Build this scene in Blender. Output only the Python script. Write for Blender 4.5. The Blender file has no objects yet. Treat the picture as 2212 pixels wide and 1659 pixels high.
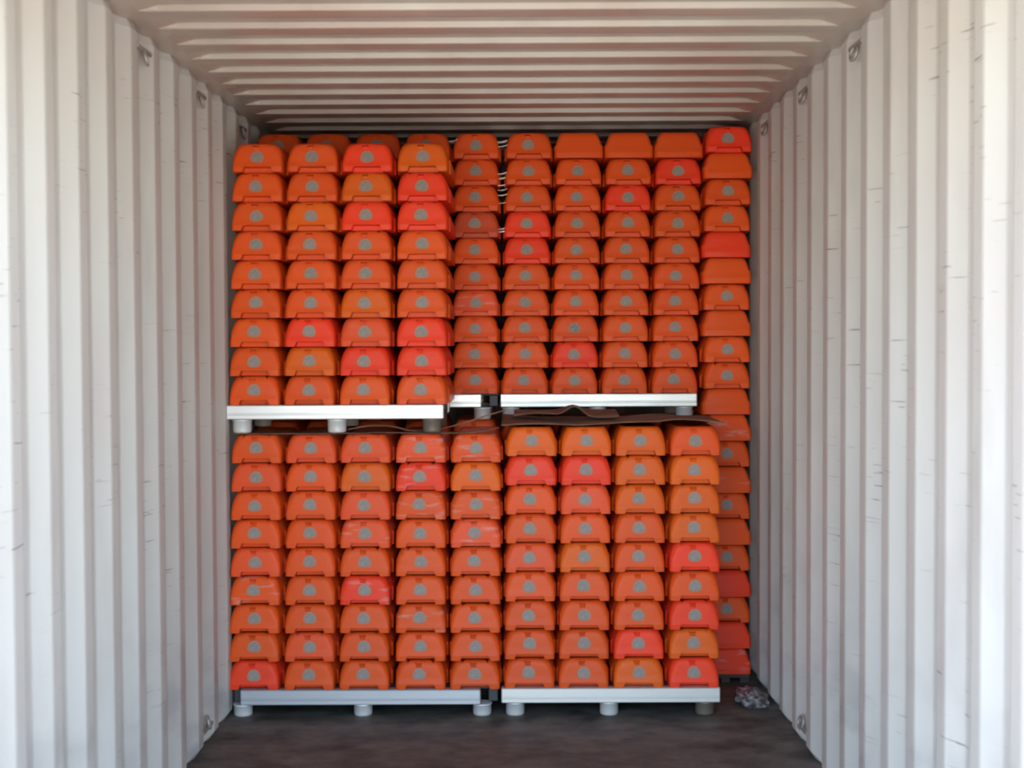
import bpy, bmesh, math, random
from mathutils import Vector, Matrix

random.seed(7)
SC = bpy.context.scene
COL = SC.collection

# ------------------------------------------------------------------ camera
F_PX, CX, CY = 2950.0, 1106.0, 829.5
FLOOR_Z, CAM_H = 0.0, 1.61
CAM = Vector((0.0, 0.0, CAM_H))
PITCH = math.atan(89.5 / F_PX)
YAW = math.atan(9.0 / F_PX)
ROLL = math.radians(0.25)
fw = Vector((-math.sin(YAW) * math.cos(PITCH), math.cos(YAW) * math.cos(PITCH), -math.sin(PITCH)))
rt = fw.cross(Vector((0, 0, 1))).normalized()
up = rt.cross(fw).normalized()
rt, up = (rt * math.cos(ROLL) - up * math.sin(ROLL)), (up * math.cos(ROLL) + rt * math.sin(ROLL))
cd = bpy.data.cameras.new('camera')
cam = bpy.data.objects.new('camera', cd)
COL.objects.link(cam)
M = Matrix((rt, up, -fw)).transposed().to_4x4()
M.translation = CAM
cam.matrix_world = M
cd.sensor_width = 36.0
cd.lens = 36.0 * F_PX / 2212.0
cd.clip_start = 0.05
cd.clip_end = 300
cd.dof.use_dof = True            # the photograph is softly out of focus all over
cd.dof.focus_distance = 40.0
cd.dof.aperture_fstop = 6.5
SC.camera = cam


def at(px, py, Y):
    """world point seen at a pixel, on the plane at distance Y down the container"""
    d = fw * F_PX + rt * (px - CX) - up * (py - CY)
    return CAM + d * ((Y - CAM.y) / d.y)


# ------------------------------------------------------------------ world, sun, exposure
w = bpy.data.worlds.new('sky')
SC.world = w
w.use_nodes = True
nt = w.node_tree
nt.nodes.clear()
sky = nt.nodes.new('ShaderNodeTexSky')
sky.sky_type = 'NISHITA'
sky.sun_disc = False
sky.sun_elevation = math.radians(56)
sky.sun_rotation = math.radians(-70)
sky.air_density = 1.2
sky.dust_density = 1.4
sky.ozone_density = 1.0
bg = nt.nodes.new('ShaderNodeBackground')
bg.inputs['Strength'].default_value = 0.52
wo = nt.nodes.new('ShaderNodeOutputWorld')
nt.links.new(sky.outputs[0], bg.inputs['Color'])
nt.links.new(bg.outputs[0], wo.inputs['Surface'])

sd = bpy.data.lights.new('sun', 'SUN')
sd.energy = 3.9
sd.angle = math.radians(0.53)
sd.color = (1.0, 0.94, 0.86)
so = bpy.data.objects.new('sun', sd)
COL.objects.link(so)
# the sun stands high at the container's left side, so its beams fall on the yard and not through the doorway
so.rotation_euler = Vector((0.52, -0.16, -0.84)).to_track_quat('-Z', 'Y').to_euler()

vs = SC.view_settings
vs.view_transform = 'Standard'
vs.look = 'None'
vs.gamma = 1.0
vs.use_curve_mapping = False
vs.exposure = 1.58


# ------------------------------------------------------------------ material helpers
def srgb(r, g, b):
    def c(v):
        v /= 255.0
        return v / 12.92 if v <= 0.04045 else ((v + 0.055) / 1.055) ** 2.4
    return (c(r), c(g), c(b), 1.0)


class NM:
    def __init__(self, name):
        self.m = bpy.data.materials.new(name)
        self.m.use_nodes = True
        self.t = self.m.node_tree
        self.b = self.t.nodes['Principled BSDF']

    def n(self, kind, **kw):
        nd = self.t.nodes.new(kind)
        for k, v in kw.items():
            setattr(nd, k, v)
        return nd

    def l(self, a, b):
        self.t.links.new(a, b)

    def coords(self, scale=(1, 1, 1), which='Object'):
        tc = self.n('ShaderNodeTexCoord')
        mp = self.n('ShaderNodeMapping')
        mp.inputs['Scale'].default_value = scale
        self.l(tc.outputs[which], mp.inputs['Vector'])
        return mp.outputs[0]

    def world(self, scale=(1, 1, 1)):
        g = self.n('ShaderNodeNewGeometry')
        mp = self.n('ShaderNodeMapping')
        mp.inputs['Scale'].default_value = scale
        self.l(g.outputs['Position'], mp.inputs['Vector'])
        return mp.outputs[0]

    def noise(self, vec, scale=1.0, detail=3.0, rough=0.55):
        nd = self.n('ShaderNodeTexNoise')
        nd.inputs['Scale'].default_value = scale
        nd.inputs['Detail'].default_value = detail
        nd.inputs['Roughness'].default_value = rough
        self.l(vec, nd.inputs['Vector'])
        return nd.outputs['Fac']

    def ramp(self, fac, p0, p1, c0=(0, 0, 0, 1), c1=(1, 1, 1, 1)):
        nd = self.n('ShaderNodeValToRGB')
        e = nd.color_ramp.elements
        e[0].position, e[1].position = p0, p1
        e[0].color, e[1].color = c0, c1
        self.l(fac, nd.inputs[0])
        return nd.outputs[0]

    def math(self, op, a, b):
        nd = self.n('ShaderNodeMath', operation=op)
        for i, v in enumerate((a, b)):
            if isinstance(v, (int, float)):
                nd.inputs[i].default_value = v
            else:
                self.l(v, nd.inputs[i])
        return nd.outputs[0]

    def mix(self, fac, a, b, mode='MIX'):
        nd = self.n('ShaderNodeMix', data_type='RGBA', blend_type=mode)
        for s, v in ((nd.inputs[0], fac), (nd.inputs[6], a), (nd.inputs[7], b)):
            if isinstance(v, (int, float, tuple)):
                s.default_value = v
            else:
                self.l(v, s)
        return nd.outputs[2]

    def base(self, v):
        if isinstance(v, tuple):
            self.b.inputs['Base Color'].default_value = v
        else:
            self.l(v, self.b.inputs['Base Color'])

    def set(self, rough=0.5, metal=0.0, spec=0.5):
        self.b.inputs['Roughness'].default_value = rough
        self.b.inputs['Metallic'].default_value = metal
        self.b.inputs['Specular IOR Level'].default_value = spec

    def bump(self, h, strength=0.2, dist=0.01):
        nd = self.n('ShaderNodeBump')
        nd.inputs['Strength'].default_value = strength
        nd.inputs['Distance'].default_value = dist
        self.l(h, nd.inputs['Height'])
        self.l(nd.outputs[0], self.b.inputs['Normal'])


def paint_wall(name, base, tint, scratch=True, rough=0.55):
    k = NM(name)
    big = k.noise(k.world((0.9, 0.9, 0.5)), 1.3, 4)
    c = k.mix(k.ramp(big, 0.40, 0.75), base, tint)
    grime = k.noise(k.world((3, 3, 0.6)), 2.2, 5)
    c = k.mix(k.math('MULTIPLY', k.ramp(grime, 0.55, 0.8), 0.22), c, srgb(120, 112, 108))
    if scratch:
        # scraped, dirty patches where forks and pallets knocked the lower wall
        g = k.n('ShaderNodeSeparateXYZ')
        k.l(k.world(), g.inputs[0])
        low = k.ramp(g.outputs[2], 0.05, 0.85, (1, 1, 1, 1), (0, 0, 0, 1))
        patch = k.ramp(k.noise(k.world((1, 2.2, 3.2)), 1.5, 4), 0.50, 0.66)
        c = k.mix(k.math('MULTIPLY', k.math('MULTIPLY', low, patch), 0.55), c, srgb(128, 124, 124))
        s1 = k.ramp(k.noise(k.world((1, 7, 130)), 1.0, 2), 0.675, 0.71)
        zone = k.ramp(k.noise(k.world((1, 1.3, 1.1)), 1.7, 1), 0.46, 0.60)
        c = k.mix(k.math('MULTIPLY', k.math('MULTIPLY', s1, zone), 0.75), c, srgb(70, 62, 58))
    k.base(c)
    k.set(rough, 0, 0.45)
    k.bump(k.noise(k.world((6, 6, 6)), 2, 3), 0.15, 0.004)
    return k.m


M_WALL = paint_wall('wall_paint', srgb(195, 192, 186), srgb(184, 176, 169))
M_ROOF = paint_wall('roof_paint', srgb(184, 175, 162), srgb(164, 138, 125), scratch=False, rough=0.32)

k = NM('floor_plywood')
g1 = k.noise(k.world((3.6, 5, 1)), 1.5, 6, 0.65)
c = k.mix(k.ramp(g1, 0.32, 0.7), srgb(52, 50, 45), srgb(112, 106, 97))
sp = k.ramp(k.noise(k.world((5, 16, 1)), 2.0, 4), 0.64, 0.74)
c = k.mix(k.math('MULTIPLY', sp, 0.45), c, srgb(128, 118, 108))
dk = k.ramp(k.noise(k.world((3, 8, 1)), 1.4, 3), 0.62, 0.75)
c = k.mix(k.math('MULTIPLY', dk, 0.5), c, srgb(40, 36, 36))
k.base(c)
k.set(0.6, 0, 0.4)
k.bump(g1, 0.3, 0.006)
M_FLOOR = k.m

k = NM('yard_concrete')
c = k.mix(k.noise(k.world((1, 1, 1)), 0.8, 5), srgb(196, 180, 156), srgb(214, 202, 182))
k.base(c)
k.set(0.9)
M_YARD = k.m

# orange moulded plastic: the hue and amount of film scuffing come from the object's own colour
k = NM('orange_plastic')
oi = k.n('ShaderNodeObjectInfo')
c = oi.outputs['Color']
mot = k.noise(k.coords((9, 9, 9)), 1.5, 3)
c = k.mix(k.math('MULTIPLY', k.ramp(mot, 0.4, 0.75), 0.10), c, srgb(205, 120, 90))
tc = k.n('ShaderNodeTexCoord')
add = k.n('ShaderNodeVectorMath', operation='ADD')
rv = k.n('ShaderNodeCombineXYZ')
for i in range(3):
    k.l(k.math('MULTIPLY', oi.outputs['Random'], 37.0 + 11 * i), rv.inputs[i])
k.l(tc.outputs['Object'], add.inputs[0])
k.l(rv.outputs[0], add.inputs[1])
mp = k.n('ShaderNodeMapping')
mp.inputs['Scale'].default_value = (9, 9, 48)
mp.inputs['Rotation'].default_value = (0, math.radians(8), 0)
k.l(add.outputs[0], mp.inputs['Vector'])
sc = k.ramp(k.noise(mp.outputs[0], 1.0, 3), 0.55, 0.74)
sm = k.math('MULTIPLY', sc, k.math('MULTIPLY', k.math('SUBTRACT', 1.0, oi.outputs['Alpha']), 0.75))
c = k.mix(sm, c, srgb(205, 170, 160))
k.base(c)
k.set(0.45, 0, 0.2)
M_ORANGE = k.m

k = NM('sticker_paper')
oi = k.n('ShaderNodeObjectInfo')
sx = k.n('ShaderNodeSeparateXYZ')
k.l(k.coords((1, 1, 1)), sx.inputs[0])
rr = k.math('SQRT', k.math('ADD', k.math('POWER', k.math('MULTIPLY', sx.outputs[0], 1 / 0.0285), 2.0),
                           k.math('POWER', k.math('MULTIPLY', sx.outputs[2], 1 / 0.0300), 2.0)), 0.0)
fade = k.ramp(rr, 0.52, 1.0)
gr = k.mix(k.ramp(k.noise(k.coords((30, 30, 60)), 2, 3), 0.35, 0.7), oi.outputs['Color'], srgb(150, 143, 136))
k.base(k.mix(k.math('MULTIPLY', fade, 0.85), gr, srgb(180, 118, 92)))
k.set(0.6)
M_STICK = k.m


def metal(name, col, rough, metallic=1.0, noise_amt=0.15):
    k = NM(name)
    nz = k.noise(k.coords((4, 30, 30)), 1.5, 4)
    k.base(k.mix(k.math('MULTIPLY', nz, noise_amt), col, srgb(110, 112, 116)))
    k.set(rough, metallic)
    k.l(k.math('ADD', k.math('MULTIPLY', nz, 0.2), rough - 0.1), k.b.inputs['Roughness'])
    return k.m


M_RAIL = metal('galvanised_steel', srgb(232, 232, 230), 0.42, 0.75)
M_RAIL_GREY = metal('grey_galvanised_steel', srgb(206, 210, 216), 0.45, 0.7, 0.3)  # bluish grey steel, more mottled than the other rails
M_FOOT = metal('foot_steel', srgb(226, 226, 224), 0.45, 0.25)
M_FOOT_DARK = metal('dark_foot_steel', srgb(128, 116, 104), 0.55, 0.4)  # brownish dark foot; on the lower right pallet this colour paints shade
M_DECK = metal('shaded_deck_steel', srgb(70, 70, 74), 0.6, 0.5)  # shadow on the decks and side beams is put into this dark colour
M_RING = metal('ring_steel', srgb(170, 164, 156), 0.5, 0.5)

k = NM('brown_cardboard')
cf = k.noise(k.coords((6, 14, 14)), 2, 4)
k.base(k.mix(k.ramp(cf, 0.3, 0.7), srgb(104, 72, 54), srgb(138, 100, 78)))
k.set(0.85)
k.bump(cf, 0.2, 0.003)
M_CARD = k.m

k = NM('dark_timber')
wf = k.noise(k.coords((3, 40, 40)), 2, 4)
k.base(k.mix(wf, srgb(48, 42, 40), srgb(82, 72, 64)))
k.set(0.8)
M_TIMBER = k.m

k = NM('clear_film')
k.base(srgb(236, 236, 236))
k.set(0.18, 0, 0.8)
k.b.inputs['Transmission Weight'].default_value = 0.35
M_FILM = k.m


# ------------------------------------------------------------------ object helpers
def mesh_from(name, verts, faces, mat, smooth=False):
    me = bpy.data.meshes.new(name)
    me.from_pydata(verts, [], faces)
    bm = bmesh.new()
    bm.from_mesh(me)
    bmesh.ops.recalc_face_normals(bm, faces=bm.faces)
    bm.to_mesh(me)
    bm.free()
    me.materials.append(mat)
    if smooth:
        me.polygons.foreach_set('use_smooth', [True] * len(me.polygons))
    return me


def link(name, data, parent=None, loc=(0, 0, 0)):
    o = bpy.data.objects.new(name, data)
    COL.objects.link(o)
    o.location = loc
    if parent is not None:
        o.parent = parent
    return o


def struct(name, me):
    o = link(name, me)
    o['kind'] = 'structure'
    return o


def tag(o, label, cat, group=None):
    o['label'] = label
    o['category'] = cat
    if group:
        o['group'] = group
    return o


def solidify(o, t, off=1.0):
    md = o.modifiers.new('thickness', 'SOLIDIFY')
    md.thickness = t
    md.offset = off


def box_verts(x0, x1, y0, y1, z0, z1, bev=0.0, seg=2):
    bm = bmesh.new()
    bmesh.ops.create_cube(bm, size=1.0)
    for v in bm.verts:
        v.co = Vector((x0 if v.co.x < 0 else x1, y0 if v.co.y < 0 else y1, z0 if v.co.z < 0 else z1))
    if bev:
        bmesh.ops.bevel(bm, geom=bm.edges[:], offset=bev, segments=seg, affect='EDGES', profile=0.5)
    return bm


def bm_mesh(name, bm, mat, smooth=False):
    me = bpy.data.meshes.new(name)
    bmesh.ops.recalc_face_normals(bm, faces=bm.faces)
    bm.to_mesh(me)
    bm.free()
    me.materials.append(mat)
    if smooth:
        me.polygons.foreach_set('use_smooth', [True] * len(me.polygons))
    return me


# ------------------------------------------------------------------ container shell
XL, XR = -1.238, 1.130            # inner crests of the side walls
DEPTH = 0.036
Y_OPEN, Y_END = 2.2, 8.5
ROOF_Z = 2.660


def corrugation(edge, period, y0, y1, flat_in, slope, flat_out):
    """(y, 0..1 outward) profile; `edge` is where an inner flat ends on its far side"""
    pts = []
    s = math.floor((y0 - edge) / period) - 1
    y = edge + s * period
    r = 0.006
    while y < y1 + period:
        for dy, d in ((-flat_in + r, 0), (-r, 0), (r * 0.6, 0.05), (slope - r * 0.6, 0.95), (slope + r, 1),
                      (slope + flat_out - r, 1), (slope + flat_out + r * 0.6, 0.95),
                      (2 * slope + flat_out - r * 0.6, 0.05)):
            pts.append((y + dy, d))
        y += period
    pts.sort()
    return [p for p in pts if y0 <= p[0] <= y1]


def side_wall(name, x, sgn, edge):
    P = 0.274
    prof = corrugation(edge, P, Y_OPEN, Y_END, 0.072, 0.066, 0.070)
    zs = [0.0, 0.03, 0.9, 1.8, 2.63, ROOF_Z + 0.02]
    v, f = [], []
    for (y, d) in prof:
        for z in zs:
            dd = d
            if z > 2.64 or z < 0.01:
                dd = max(d, 0.6)
            v.append((x + sgn * DEPTH * dd, y, z))
    n = len(zs)
    for i in range(len(prof) - 1):
        for j in range(n - 1):
            a = i * n + j
            f.append((a, a + 1, a + n + 1, a + n))
    o = struct(name, mesh_from(name, v, f, M_WALL))
    solidify(o, 0.003, 0.0)
    return o


WL = side_wall('wall_left', XL, -1, 3.41)
WR = side_wall('wall_right', XR, 1, 3.385)

# roof sheet: pressed ribs that fade out before the side rails
prof = []
P_R, E_R, D_R = 0.2425, 4.34, 0.0205
y = E_R - 12 * P_R
while y < Y_END:
    for dy, d in ((0.0, 0), (0.020, 0.08), (0.034, 0.92), (0.052, 1), (0.146, 1), (0.157, 0.95), (0.163, 0.05), (0.174, 0)):
        prof.append((y + dy - 0.166, d))
    y += P_R
prof = [p for p in sorted(prof) if Y_OPEN <= p[0] <= Y_END]
xs = [XL - 0.06, XL + 0.05, XL + 0.085, XL + 0.115, XL + 0.15]
xs += [XL + 0.15 + (XR - XL - 0.30) * i / 8 for i in range(1, 8)]
xs += [XR - 0.15, XR - 0.115, XR - 0.085, XR - 0.05, XR + 0.06]
mask = [0, 0, 0.45, 0.9, 1] + [1] * 7 + [1, 0.9, 0.45, 0, 0]
v, f = [], []
for (y, d) in prof:
    for x, mk in zip(xs, mask):
        v.append((x, y, ROOF_Z + D_R * (d * mk + 0.0 * (1 - mk))))
n = len(xs)
for i in range(len(prof) - 1):
    for j in range(n - 1):
        a = i * n + j
        f.append((a, a + 1, a + n + 1, a + n))
roof = struct('ceiling', mesh_from('ceiling', v, f, M_ROOF))
solidify(roof, 0.003, 0.0)

fl = struct('floor', bm_mesh('floor', box_verts(XL - 0.05, XR + 0.05, Y_OPEN, Y_END, -0.028, 0.0), M_FLOOR))
bw = corrugation(XL, 0.25, XL - 0.04, XR + 0.04, 0.07, 0.05, 0.08)
v, f = [], []
for (x, d) in bw:
    for z in (0.0, ROOF_Z + 0.02):
        v.append((x, Y_END - 0.40 + 0.045 * d, z))
for i in range(len(bw) - 1):
    f.append((2 * i, 2 * i + 1, 2 * i + 3, 2 * i + 2))
wb = struct('wall_back', mesh_from('wall_back', v, f, M_WALL))
solidify(wb, 0.003, 0.0)
struct('trim_1', bm_mesh('trim_1', box_verts(XL - 0.10, XL - DEPTH - 0.002, Y_OPEN, Y_END, ROOF_Z - 0.03, ROOF_Z + 0.05, 0.006), M_ROOF))
struct('trim_2', bm_mesh('trim_2', box_verts(XR + DEPTH + 0.002, XR + 0.10, Y_OPEN, Y_END, ROOF_Z - 0.03, ROOF_Z + 0.05, 0.006), M_ROOF))
struct('trim_3', bm_mesh('trim_3', box_verts(XL - 0.10, XL - DEPTH - 0.002, Y_OPEN, Y_END, -0.14, 0.04, 0.006), M_WALL))
struct('trim_4', bm_mesh('trim_4', box_verts(XR + DEPTH + 0.002, XR + 0.10, Y_OPEN, Y_END, -0.14, 0.04, 0.006), M_WALL))
struct('ground', bm_mesh('ground', box_verts(-40, 40, -60, 25, -0.40, -0.16), M_YARD))


# lashing rings in the wall recesses, top and bottom
def ring_mesh():
    bm = bmesh.new()
    R, r, N, Mn = 0.024, 0.006, 16, 8
    vs_ = []
    for i in range(N):
        a = 2 * math.pi * i / N
        row = []
        for j in range(Mn):
            b = 2 * math.pi * j / Mn
            row.append(bm.verts.new((r * math.sin(b), (R + r * math.cos(b)) * math.cos(a), (R + r * math.cos(b)) * math.sin(a))))
        vs_.append(row)
    for i in range(N):
        for j in range(Mn):
            bm.faces.new((vs_[i][j], vs_[(i + 1) % N][j], vs_[(i + 1) % N][(j + 1) % Mn], vs_[i][(j + 1) % Mn]))
    return bm_mesh('lashing_ring', bm, M_RING, True)


RING = ring_mesh()
BAR = bm_mesh('lashing_bar', box_verts(-0.006, 0.006, -0.085, 0.085, -0.007, 0.007, 0.003), M_RING)
for wall, x, sgn, edge, spots in ((WL, XL, -1, 3.41, ((4.60, 1), (5.42, 1), (6.24, 1), (5.42, 0), (4.60, 0))),
                                  (WR, XR, 1, 3.385, ((4.60, 1), (5.42, 1), (6.2, 1), (5.42, 0), (4.32, 0)))):
    for (yy, top) in spots:
        kk = round((yy - edge - 0.10) / 0.274)
        yc = edge + kk * 0.274 + 0.101
        zc = 2.595 if top else 0.07
        b = link('lashing_bar', BAR, wall, (x + sgn * 0.006, yc, zc))
        r_ = link('lashing_ring', RING, b, (-sgn * 0.004, 0.01, -0.024 if top else 0.020))
        r_.rotation_euler = (0, sgn * math.radians(14), math.radians(12))

# ------------------------------------------------------------------ the orange box
BOX_H, BOX_D, BOX_HX = 0.1215, 0.570, 0.1165


RINGS = [(0.0, .1068, .1146, .0000, .014, 1, 0), (.0205, .1072, .1148, -.0010, .014, 1, 0), (.0220, .1072, .1148, -.0010, .014, 0, 0),
         (.0290, .1071, .1148, .0005, .014, 0, 0), (.0400, .1068, .1148, .0045, .016, 0, 0), (.0560, .1058, .1146, .0055, .019, 0, 0),
         (.0640, .1044, .1068, .0062, .022, 0, 0), (.0800, .1012, .1026, .0078, .026, 0, 0), (.0930, .0970, .0982, .0095, .029, 0, 0),
         (.1000, .0940, .0952, .0108, .031, 0, 0), (.1062, .0910, .0922, .0122, .032, 0, 0), (.1064, .0908, .0920, .0123, .032, 0, 1),
         (.1114, .0880, .0892, .0142, .033, 0, 1), (.1116, .0878, .0890, .0143, .033, 0, 0), (.1150, .0854, .0866, .0165, .034, 0, 0),
         (.1182, .0826, .0838, .0205, .035, 0, 0), (.1206, .0790, .0802, .0265, .035, 0, 0), (.1215, .0730, .0742, .0340, .035, 0, 0)]


def front_y(z):
    """how far the box front leans back at height z"""
    for a, b in zip(RINGS, RINGS[1:]):
        if a[0] <= z <= b[0]:
            return a[3] + (b[3] - a[3]) * (z - a[0]) / max(1e-6, b[0] - a[0])
    return 0.0


def shell_mesh():
    # z, half width of the front block, half width of the set-back flange, front offset, corner radius, (grip notch?, latch slot?)
    rings = RINGS
    verts, faces = [], []
    npt = None
    for (z, hf, hx, yo, r, notch, slot) in rings:
        hy0, hy1 = yo, BOX_D - max(0, yo)
        nb = .0660 - .40 * z if notch else .0570
        pts = []
        # front edge, left to right
        L = hf - r
        for q, xx in enumerate((-L, -nb, -nb + .0005, -.0225, -.0220, 0.006, .0065, .03, nb - .0005, nb, L)):
            yy = hy0
            if notch and 2 <= q <= 8:
                yy += .048
            if slot and 4 <= q <= 5:
                yy += .014
            pts.append((xx, yy))
        for i in range(1, 6):
            a = math.pi / 2 * i / 6
            pts.append((L + r * math.sin(a), hy0 + r - r * math.cos(a)))
        rb = .020
        pts += [(hf, hy0 + r), (hf, .110), (hx, .116), (hx, hy1 - rb)]
        Lb = hx - rb
        for i in range(1, 4):
            a = math.pi / 2 * i / 4
            pts.append((Lb + rb * math.cos(a), hy1 - rb + rb * math.sin(a)))
        pts += [(Lb, hy1), (-Lb, hy1)]
        for i in range(1, 4):
            a = math.pi / 2 * i / 4
            pts.append((-Lb - rb * math.sin(a), hy1 - rb + rb * math.cos(a)))
        pts += [(-hx, hy1 - rb), (-hx, .116), (-hf, .110), (-hf, hy0 + r)]
        for i in range(1, 6):
            a = math.pi / 2 * i / 6
            pts.append((-L - r * math.cos(a), hy0 + r - r * math.sin(a)))
        npt = len(pts)
        verts += [(p[0], p[1], z) for p in pts]
    for i in range(len(rings) - 1):
        for j in range(npt):
            a, b = i * npt + j, i * npt + (j + 1) % npt
            faces.append((a, b, b + npt, a + npt))
    faces.append(tuple(range(npt - 1, -1, -1)))
    # lid: a shallow panel with a raised middle
    top = (len(rings) - 1) * npt
    base = len(verts)
    for j in range(npt):
        x, y, z = verts[top + j]
        verts.append((x * 0.88, BOX_D / 2 + (y - BOX_D / 2) * 0.95, z - 0.004))
    for j in range(npt):
        a, b = top + j, top + (j + 1) % npt
        faces.append((a, b, base + (j + 1) % npt, base + j))
    faces.append(tuple(range(base, base + npt)))
    me = mesh_from('shell', verts, faces, M_ORANGE)
    me.polygons.foreach_set('use_smooth', [True] * len(me.polygons))
    bm = bmesh.new()
    bm.from_mesh(me)
    for e in bm.edges:
        if len(e.link_faces) == 2 and e.calc_face_angle(0) > math.radians(38):
            e.smooth = False
    bm.to_mesh(me)
    bm.free()
    return me


def sticker_mesh():
    N = 28
    out = []
    for i in range(N):
        a = 2 * math.pi * i / N
        sa, ca = math.sin(a), math.cos(a)
        z = 0.0255 * math.copysign(abs(sa) ** 0.9, sa)
        rx = 0.0290 - 0.0065 * sa
        out.append((rx * math.copysign(abs(ca) ** 0.8, ca), z))
    v = [(x, 0.0007, z) for x, z in out] + [(x * .985, -0.0006, z * .985) for x, z in out]
    f = [(i, (i + 1) % N, N + (i + 1) % N, N + i) for i in range(N)]
    f.append(tuple(range(N, 2 * N)))
    f.append(tuple(range(N - 1, -1, -1)))
    return mesh_from('sticker', v, f, M_STICK)


def latch_mesh():
    v = [(-.016, .003, -.008), (.016, .003, -.008), (.012, .003, .006), (-.012, .003, .006),
         (-.011, -.0015, -.004), (.011, -.0015, -.004), (.010, -.0055, .005), (-.010, -.0055, .005)]
    f = [(0, 1, 5, 4), (1, 2, 6, 5), (2, 3, 7, 6), (3, 0, 4, 7), (4, 5, 6, 7), (3, 2, 1, 0)]
    return mesh_from('latch', v, f, M_ORANGE)


def lip_mesh():
    """thin moulded lip arching over the front above the sticker"""
    v, f = [], []
    N = 14
    for i in range(N + 1):
        t = -1 + 2 * i / N
        x = 0.072 * t
        z = 0.1158 - 0.019 * t * t
        yf = front_y(z)
        if abs(t) > 0.8:
            yf += (abs(t) - 0.8) * 0.02
        for dy, dz in ((.002, -.0018), (-.0010, -.0009), (-.0010, .0009), (.002, .0018)):
            v.append((x, yf + dy, z + dz))
    for i in range(N):
        for j in range(4):
            a, b = i * 4 + j, i * 4 + (j + 1) % 4
            f.append((a, b, b + 4, a + 4))
    f.append((3, 2, 1, 0))
    f.append(tuple(N * 4 + j for j in range(4)))
    return mesh_from('lip', v, f, M_ORANGE, True)


SHELL, STICK, LATCH, LIP = shell_mesh(), sticker_mesh(), latch_mesh(), lip_mesh()

HUES = {'o': srgb(226, 84, 28), 'y': srgb(224, 95, 22), 'r': srgb(240, 64, 33), 'p': srgb(229, 83, 38), 'd': srgb(200, 76, 42)}
HUE_WORD = {'o': 'orange', 'y': 'golden orange', 'r': 'bright red orange', 'p': 'pinkish orange', 'd': 'dark orange'}
ORD = ['top', 'second', 'third', 'fourth', 'fifth', 'sixth', 'seventh', 'eighth', 'ninth', 'tenth', 'eleventh',
       'twelfth', 'thirteenth', 'fourteenth', 'fifteenth', 'sixteenth', 'seventeenth', 'eighteenth', 'nineteenth',
       'twentieth', 'bottom']


def orange_box(loc, rz, zs, code, label, group):
    """code: hue letter, then s = scuffed by torn film, n = plain end without a sticker, k = dark sticker"""
    root = link('storage_box', None, None, loc)
    root.empty_display_size = 0.05
    plain = 'n' in code
    root.rotation_euler = (0, 0, rz)
    root.scale = (1, 1, zs)
    tag(root, label, 'box', group)
    h = HUES[code[0]]
    j = random.uniform(0.95, 1.05)
    col = (h[0] * j, h[1] * j * random.uniform(0.97, 1.03), h[2] * j, 0.3 if 's' in code else random.choice((1, 1, 1, 0.92)))
    s = link('shell', SHELL, root)
    s.color = col
    if plain:      # seen from its blank end
        s.rotation_euler = (0, 0, math.pi)
        s.location = (0, BOX_D, 0)
        return root
    lp = link('lip', LIP, root)
    lp.color = col
    la = link('latch', LATCH, root, (-0.0080, front_y(0.0985) - 0.0005, 0.0985))
    la.color = col
    st = link('sticker', STICK, root, (-0.002 + random.uniform(-.004, .004), 0.0056, 0.0640 + random.uniform(-.003, .003)))
    st.rotation_euler = (math.radians(-7), random.uniform(-.12, .12), 0)
    g = random.uniform(0.9, 1.1) * (0.6 if 'k' in code else 1)
    c0 = srgb(130, 121, 112)
    st.color = (c0[0] * g, c0[1] * g, c0[2] * g, 1)
    st['label'] = 'grey round paper sticker'
    return root


def column_words(c, n):
    if c == 0:
        return 'leftmost column'
    if c == n - 1:
        return 'rightmost column'
    return ORD[c] + ' column from left'


def stack(rows, top_px, bot_px, Y, z0, pitch, words, group, hidden=()):
    n, R = len(top_px), len(rows)
    zsc = pitch / 0.1235
    for r in range(R):
        t = r / (R - 1)
        for c in range(n):
            code = rows[r][c]
            px = top_px[c] * (1 - t) + bot_px[c] * t
            z = z0 + (R - 1 - r) * pitch
            ypx = 740 + (CAM_H - (z + 0.06)) * F_PX / Y
            X = at(px, ypx, Y).x
            rn = 'bottom row' if r == R - 1 else ORD[r] + (' row' if r == 0 else ' row down')
            lk = HUE_WORD[code[0]]
            if 's' in code:
                lk = 'scuffed ' + lk
            if 'k' in code:
                lk += ' dark-stickered'
            if 'n' in code:
                lk += ' stickerless'
            if (r, c) in hidden:
                lab, grp = hidden_label(words), group + ', hidden ones'
            else:
                lab = '%s box, %s, %s, %s' % (lk, rn, column_words(c, n), words)
                grp = group
            orange_box((X + random.uniform(-.0002, .0002), Y + random.uniform(0, .004), z), random.uniform(-.004, .004), zsc, code, lab, grp)


def hidden_label(words):
    return 'orange box hidden behind the front stacks in ' + words


def P(s):
    return [row.split() for row in s.strip().split('\n')]


Y1, Y2 = 5.83, 6.425

# ------------------------------------------------------------------ steel pallets


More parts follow.
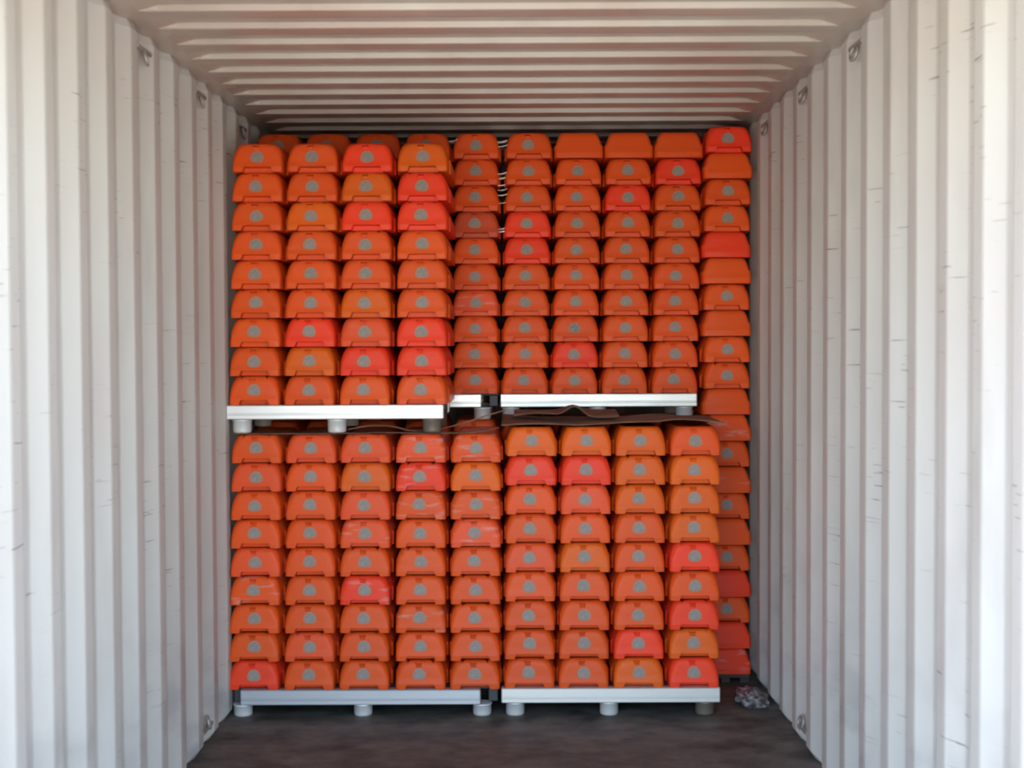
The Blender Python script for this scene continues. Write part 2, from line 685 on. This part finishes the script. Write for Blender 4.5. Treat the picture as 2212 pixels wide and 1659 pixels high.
def rail_mesh(L, h, t):
    """hollow-section rail with two shallow pressed grooves on both long faces"""
    prof = [(0, 0.0), (t, 0.0), (t, h), (0, h)]
    fr = [(0.0, .004), (0.0, h * .30), (.0035, h * .34), (.0035, h * .40), (0.0, h * .44), (0.0, h - .004)]
    prof = [(.004, 0)] + [(t - .004, 0)] + [(t - a, b) for a, b in fr] + [(t - .004, h), (.004, h)] + [(a, b) for a, b in reversed(fr)]
    v, f = [], []
    n = len(prof)
    for x, s in ((-L / 2, .9), (-L / 2 + .004, 1), (L / 2 - .004, 1), (L / 2, .9)):
        for a, b in prof:
            v.append((x, t / 2 + (a - t / 2) * s, h / 2 + (b - h / 2) * s))
    for i in range(3):
        for j in range(n):
            a, b = i * n + j, i * n + (j + 1) % n
            f.append((a, b, b + n, a + n))
    f.append(tuple(range(n)))
    f.append(tuple(3 * n + j for j in range(n)))
    return f, v


def foot_mesh(h, mat):
    prof = [(0, 0), (.034, 0), (.038, .003), (.040, .010), (.040, h - .008), (.043, h - .006), (.043, h), (0, h)]
    N = 20
    v, f = [], []
    for a, b in prof[1:-1]:
        for i in range(N):
            q = 2 * math.pi * i / N
            v.append((a * math.cos(q), a * math.sin(q), b))
    for k_ in range(len(prof) - 3):
        for i in range(N):
            a, b = k_ * N + i, k_ * N + (i + 1) % N
            f.append((a, b, b + N, a + N))
    f.append(tuple(range(N - 1, -1, -1)))
    f.append(tuple((len(prof) - 3) * N + i for i in range(N)))
    me = mesh_from('foot', v, f, mat, False)
    for p in me.polygons:
        p.use_smooth = len(p.vertices) == 4
    return me


def pallet(x0, x1, rx0, rx1, Y, z0, zr0, zr1, feet_x, mat, label, dark_foot=-1, mat_foot=M_FOOT):
    """x0..x1 the deck, rx0..rx1 the front rail, z0 the foot soles, zr0..zr1 the rail"""
    xc = (x0 + x1) / 2
    root = link('steel_pallet', None, None, (xc, Y, z0))
    root.empty_display_size = 0.1
    tag(root, label, 'pallet', 'steel pallets under the box stacks')
    D = 0.565
    f, v = rail_mesh(rx1 - rx0, zr1 - zr0, 0.045)
    me = mesh_from('rail', v, f, mat)
    link('rail', me, root, ((rx0 + rx1) / 2 - xc, 0.0, zr0 - z0))
    link('rail', me, root, ((rx0 + rx1) / 2 - xc, D - 0.045, zr0 - z0))
    me2 = bm_mesh('side_beam', box_verts(-0.02, 0.02, 0.047, D - 0.047, zr0 - z0 + .004, zr1 - z0 - .008, .003), M_DECK)
    for x in (x0 + .03, xc, x1 - .03):
        link('side_beam', me2, root, (x - xc, 0, 0))
    link('deck', bm_mesh('deck', box_verts(x0 - xc + .004, x1 - xc - .004, 0.046, D - 0.046, zr1 - z0 - .007, zr1 - z0 - .0005, .002), M_DECK), root)
    fm = foot_mesh(zr0 - z0 - .0005, mat_foot)
    fd = foot_mesh(zr0 - z0 - .0005, M_FOOT_DARK)
    for yy in (0.046, D - 0.046):
        for i, x in enumerate(feet_x):
            link('foot', fd if i == dark_foot else fm, root, (x - xc, yy, 0))
    return root


def X(px, py, Y):
    return at(px, py, Y).x


# front row
pallet(X(497, 1510, Y1), X(1080, 1510, Y1), X(519, 1510, Y1), X(1038, 1510, Y1), Y1, 0.0, 0.053, 0.119,
       [X(521, 1540, Y1), X(782, 1540, Y1), X(1041, 1540, Y1)], M_RAIL_GREY,
       'grey steel pallet on the floor under the lower left box stack')
pallet(X(1083, 1510, Y1), X(1556, 1510, Y1), X(1083, 1510, Y1), X(1556, 1510, Y1), Y1, 0.0, 0.0585, 0.1235,
       [X(1113, 1540, Y1), X(1317, 1540, Y1), X(1525, 1540, Y1)], M_RAIL,
       'silver steel pallet on the floor under the lower right box stack', dark_foot=2)  # shade on the third foot is painted by its darker steel
pallet(X(492, 890, Y1), X(959, 890, Y1), X(488, 890, Y1), X(958, 890, Y1), Y1, 1.2265, 1.285, 1.347,
       [X(519, 920, Y1), X(725, 920, Y1), X(932, 920, Y1)], M_RAIL,
       'bright white steel pallet carrying the upper left box stack', dark_foot=2)
# rear row
pallet(X(545, 870, Y2), X(1080, 870, Y2), X(566, 870, Y2), X(1040, 870, Y2), Y2, 1.2475, 1.305, 1.368,
       [X(570, 890, Y2), X(805, 890, Y2), X(1042, 890, Y2)], M_RAIL,
       'short-railed silver steel pallet half hidden behind the upper left stack')
pallet(X(1079, 870, Y2) + .004, X(1506, 870, Y2), X(1079, 870, Y2) + .004, X(1506, 870, Y2), Y2, 1.2475, 1.305, 1.368,
       [X(1104, 890, Y2), X(1292, 890, Y2), X(1480, 890, Y2)], M_RAIL,
       'bright white steel pallet carrying the upper right rear box stack')
pallet(X(545, 1410, Y2), X(1078, 1410, Y2), X(566, 1410, Y2), X(1040, 1410, Y2), Y2, 0.0, 0.0585, 0.1235,
       [X(570, 1440, Y2), X(805, 1440, Y2), X(1042, 1440, Y2)], M_RAIL_GREY,
       'steel pallet hidden on the floor behind the lower left stack')
pallet(X(1081, 1410, Y2), X(1506, 1410, Y2), X(1081, 1410, Y2), X(1506, 1410, Y2), Y2, 0.0, 0.0585, 0.1235,
       [X(1104, 1440, Y2), X(1292, 1440, Y2), X(1480, 1440, Y2)], M_RAIL_GREY,
       'steel pallet hidden on the floor behind the lower right stack')

# ------------------------------------------------------------------ box stacks
stack(P('''o p p ps os
p o y rs y
o o p os os
o o ps o ps
p o o o o
os o rs o o
o o o os o
o p o o o
r o o o o'''), [553, 671, 789, 908.5, 1028], [547, 667, 786, 908, 1026], Y1, 0.1205, 0.1223,
      'lower left front stack', 'boxes of the lower left front stack')
stack(P('''y y y o
r r y y
o p y y
o o o y
p y o r
o o o o
o o o r
o o r y
o o y r'''), [1148, 1267, 1384.5, 1503], [1143.5, 1261, 1380, 1500], Y1, 0.1245, 0.1250,
      'lower right front stack', 'boxes of the lower right front stack')
stack(P('''o o r y
o o y r
o y r r
o o o o
o o o o
o o y o
o r p r
o y r r
o o o o'''), [555, 674, 792.5, 912.5], [548, 667, 787, 910], Y1, 1.3480, 0.1241,
      'upper left front stack', 'boxes of the upper left front stack')
hid = [(r, c) for r in range(1, 10) for c in range(4)]
stack(P('''o o o o o
o o o o o
o o o o o
o o o o d
o o o o o
o o o o o
o o o o ps
o o o o o
o o o o o
o o o o o'''), [599, 707, 814, 922, 1028.5], [597, 705, 812, 919, 1026.5], Y2, 1.3690, 0.1228,
      'upper rear left stack', 'boxes of the upper rear left stack', hid)
stack(P('''o on on on
o o o r
o o r o
r o o o
r o o o
o o o o
o o o o
o ok o o
o r o o
o o o o'''), [1142.5, 1250.5, 1359.2, 1467], [1133.5, 1241.5, 1349.5, 1458.3], Y2, 1.3690, 0.1228,
      'upper rear right stack', 'boxes of the upper rear right stack')
hid5 = [(r, c) for r in range(1, 9) for c in range(5)]
stack(P('\n'.join(['o o o o o'] * 9)), [598, 705, 812, 919, 1026], [598, 705, 812, 919, 1026], Y2, 0.1245, 0.1247,
      'lower rear left stack', 'boxes of the lower rear left stack', hid5)
hid4 = [(r, c) for r in range(1, 9) for c in range(4)]
stack(P('\n'.join(['o o o o'] * 9)), [1134, 1241, 1348, 1455], [1134, 1241, 1348, 1455], Y2, 0.1245, 0.1247,
      'lower rear right stack', 'boxes of the lower rear right stack', hid4)
# single tall column on the right
tall = 'r on o o rn on o on o o on ons o ons o on o rn o rn rns'.split()
YT = 6.40
for r, code in enumerate(tall):
    z = 0.0405 + (20 - r) * 0.1228
    px = 1575.5 - 6 * min(1, r / 5) if r < 5 else 1571
    ypx = 740 + (CAM_H - z - 0.06) * F_PX / YT
    lk = HUE_WORD[code[0]]
    lk = ('scuffed ' if 's' in code else '') + lk + (' stickerless' if 'n' in code else '')
    rn = 'top one' if r == 0 else ('bottom one' if r == 20 else ORD[r] + ' one down')
    orange_box((X(px, ypx, YT) + random.uniform(0, .001), YT + random.uniform(0, .01), z), random.uniform(-.003, .003), .1228 / .1235,
               code, '%s box, %s in tall column by right wall' % (lk, rn), 'boxes of the tall column by the right wall')

# low timber skid under the tall column
sk = link('timber_skid', None, None, (X(1568, 1475, YT), YT, 0))
tag(sk, 'low dark timber skid under the tall right-hand column of boxes', 'skid')
for x in (-.09, 0, .09):
    link('runner', bm_mesh('runner', box_verts(x - .02, x + .02, 0.01, .56, 0, .022, .002), M_TIMBER), sk)
for i in range(5):
    y0 = .005 + i * .113
    link('plank', bm_mesh('plank', box_verts(-.112, .112, y0, y0 + .10, .0225, .0398, .002), M_TIMBER), sk)


# ------------------------------------------------------------------ cardboard sheets, film
def sheet(name, x0, x1, y0, y1, nx, ny, fz, edge, mat, label, cat, t=0.004):
    v, f = [], []
    for i in range(nx + 1):
        for j in range(ny + 1):
            x = x0 + (x1 - x0) * i / nx
            y = y0 + (y1 - y0) * j / ny + edge(i / nx) * (1 - j / ny)
            v.append((x, y, fz(i / nx, j / ny)))
    for i in range(nx):
        for j in range(ny):
            a = i * (ny + 1) + j
            f.append((a, a + 1, a + ny + 2, a + ny + 1))
    c = Vector(((x0 + x1) / 2, (y0 + y1) / 2, fz(.5, .5)))
    v = [tuple(Vector(p) - c) for p in v]
    o = link(name, mesh_from(name, v, f, mat, True), None, c)
    tag(o, label, cat)
    solidify(o, t, 0.0)
    return o


ZR = 1.2525
sheet('cardboard_sheet', X(1083, 915, Y1), X(1566, 915, Y1), Y1 + 0.012, Y1 + 0.57, 48, 10,
      lambda u, v_: ZR + .003 + .006 * abs(math.sin(9 * u + 1.5 * v_)) + .020 * max(0, 1 - abs(u - .78) / .3) * (1 - .4 * v_)
      + .012 * max(0, 1 - u / .3) * v_,
      lambda u: .01 * math.sin(15 * u) - .004, M_CARD,
      'crumpled brown cardboard sheet lying over the top of the lower right stack', 'cardboard')
sheet('cardboard_scrap', X(1110, 890, Y1), X(1345, 890, Y1), Y1 + 0.20, Y1 + 0.46, 24, 6,
      lambda u, v_: ZR + .034 + .045 * math.exp(-((u - .58) / .10) ** 2) * (1 - .5 * v_) + .010 * math.sin(6 * u + 2 * v_) * (1 - v_) + .012 * v_,
      lambda u: .02 * math.sin(11 * u), M_CARD,
      'peaked torn scrap of brown cardboard propped under the upper right pallet', 'cardboard')
sheet('slip_sheet', X(498, 938, Y1), X(1079, 930, Y1), Y1 + 0.020, Y1 + 0.10, 48, 3,
      lambda u, v_: 1.2225 + .0 + (.020 * max(0, (u - .86) / .14) ** 1.5) + .004 * max(0, math.sin(14 * u)) * (u > .5) * (1 - v_),
      lambda u: .006 * math.sin(17 * u), M_CARD,
      'thin brown cardboard slip strip along the front top edge of the lower left stack', 'cardboard', .0025)


def ribbon(name, pts, wv, mat, parent=None, t=0.0012):
    v, f = [], []
    for i, p in enumerate(pts):
        v += [tuple(p + Vector((0, t, -wv / 2))), tuple(p + Vector((0, t, wv / 2))), tuple(p + Vector((0, -t, wv / 2))), tuple(p + Vector((0, -t, -wv / 2)))]
    for i in range(len(pts) - 1):
        for j in range(4):
            a, b = i * 4 + j, i * 4 + (j + 1) % 4
            f.append((a, b, b + 4, a + 4))
    f.append((3, 2, 1, 0))
    n = (len(pts) - 1) * 4
    f.append((n, n + 1, n + 2, n + 3))
    return link(name, mesh_from(name, v, f, mat), parent)


# loose brown strap that sags across the gap above the lower left stack
sp_px = [(752, 928), (775, 923), (800, 919.5), (830, 919), (858, 923), (880, 929), (905, 932), (940, 929), (975, 921), (1010, 911), (1050, 898), (1090, 886)]
pts = []
for i, (a, b) in enumerate(sp_px):
    pts.append(at(a, b, Y1 + .115 + .08 * i / 11))
tag(ribbon('strap', pts, .006, M_CARD), 'thin brown strap sagging across the gap under the upper pallets', 'strap')


def film(px0, px1, spots, Y, label):
    root = link('stretch_film', None, None, at((px0 + px1) / 2, spots[0][0], Y))
    tag(root, label, 'film')
    o = root.location
    for (py, rise, wpx) in spots:
        a, b = at(px0, py + rise, Y), at(px1, py, Y)
        pts = []
        for i in range(7):
            t = i / 6
            p = a.lerp(b, t) - o
            p.z -= 0.004 * math.sin(math.pi * t)
            p.y -= 0.006 * math.sin(math.pi * t)
            pts.append(p)
        ribbon('strand', pts, wpx * Y / F_PX, M_FILM, root)


film(1075, 1096, [(303, 5, 3.5), (313, 4, 2), (372, 4, 2.5), (382, 4, 3), (397, 4, 2), (408, 3, 2), (419, 3, 2), (436, 3, 1.2), (491, 4, 1.6), (497, 4, 2)], Y2 + .018,
     'shiny strands of clear stretch film bridging the dark gap between rear stacks')
film(969, 988, [(301, 5, 2), (383, 5, 6)], Y2 + .012,
     'torn shred of clear stretch film beside the upper left stack')

# crumpled film on the floor by the right wall
bm = bmesh.new()
bmesh.ops.create_icosphere(bm, subdivisions=3, radius=1.0)
rnd = random.Random(3)
for v_ in bm.verts:
    n_ = 0.65 + 0.5 * rnd.random()
    v_.co = Vector((v_.co.x * .075 * n_, v_.co.y * .16 * n_, max(-.4, v_.co.z) * .030 * n_))
zmin = min(v_.co.z for v_ in bm.verts)
for v_ in bm.verts:
    v_.co.z -= zmin
k = NM('grimy_film')
k.base(k.mix(k.ramp(k.noise(k.coords((30, 14, 60)), 1, 3), .45, .65), srgb(80, 78, 78), srgb(205, 204, 203)))
k.set(.35)
cf = link('crumpled_film', bm_mesh('crumpled_film', bm, k.m), None, (X(1622, 1512, 6.1), 6.08, 0.0005))
tag(cf, 'crumpled grey scrap of plastic film on the floor by the right wall', 'film')
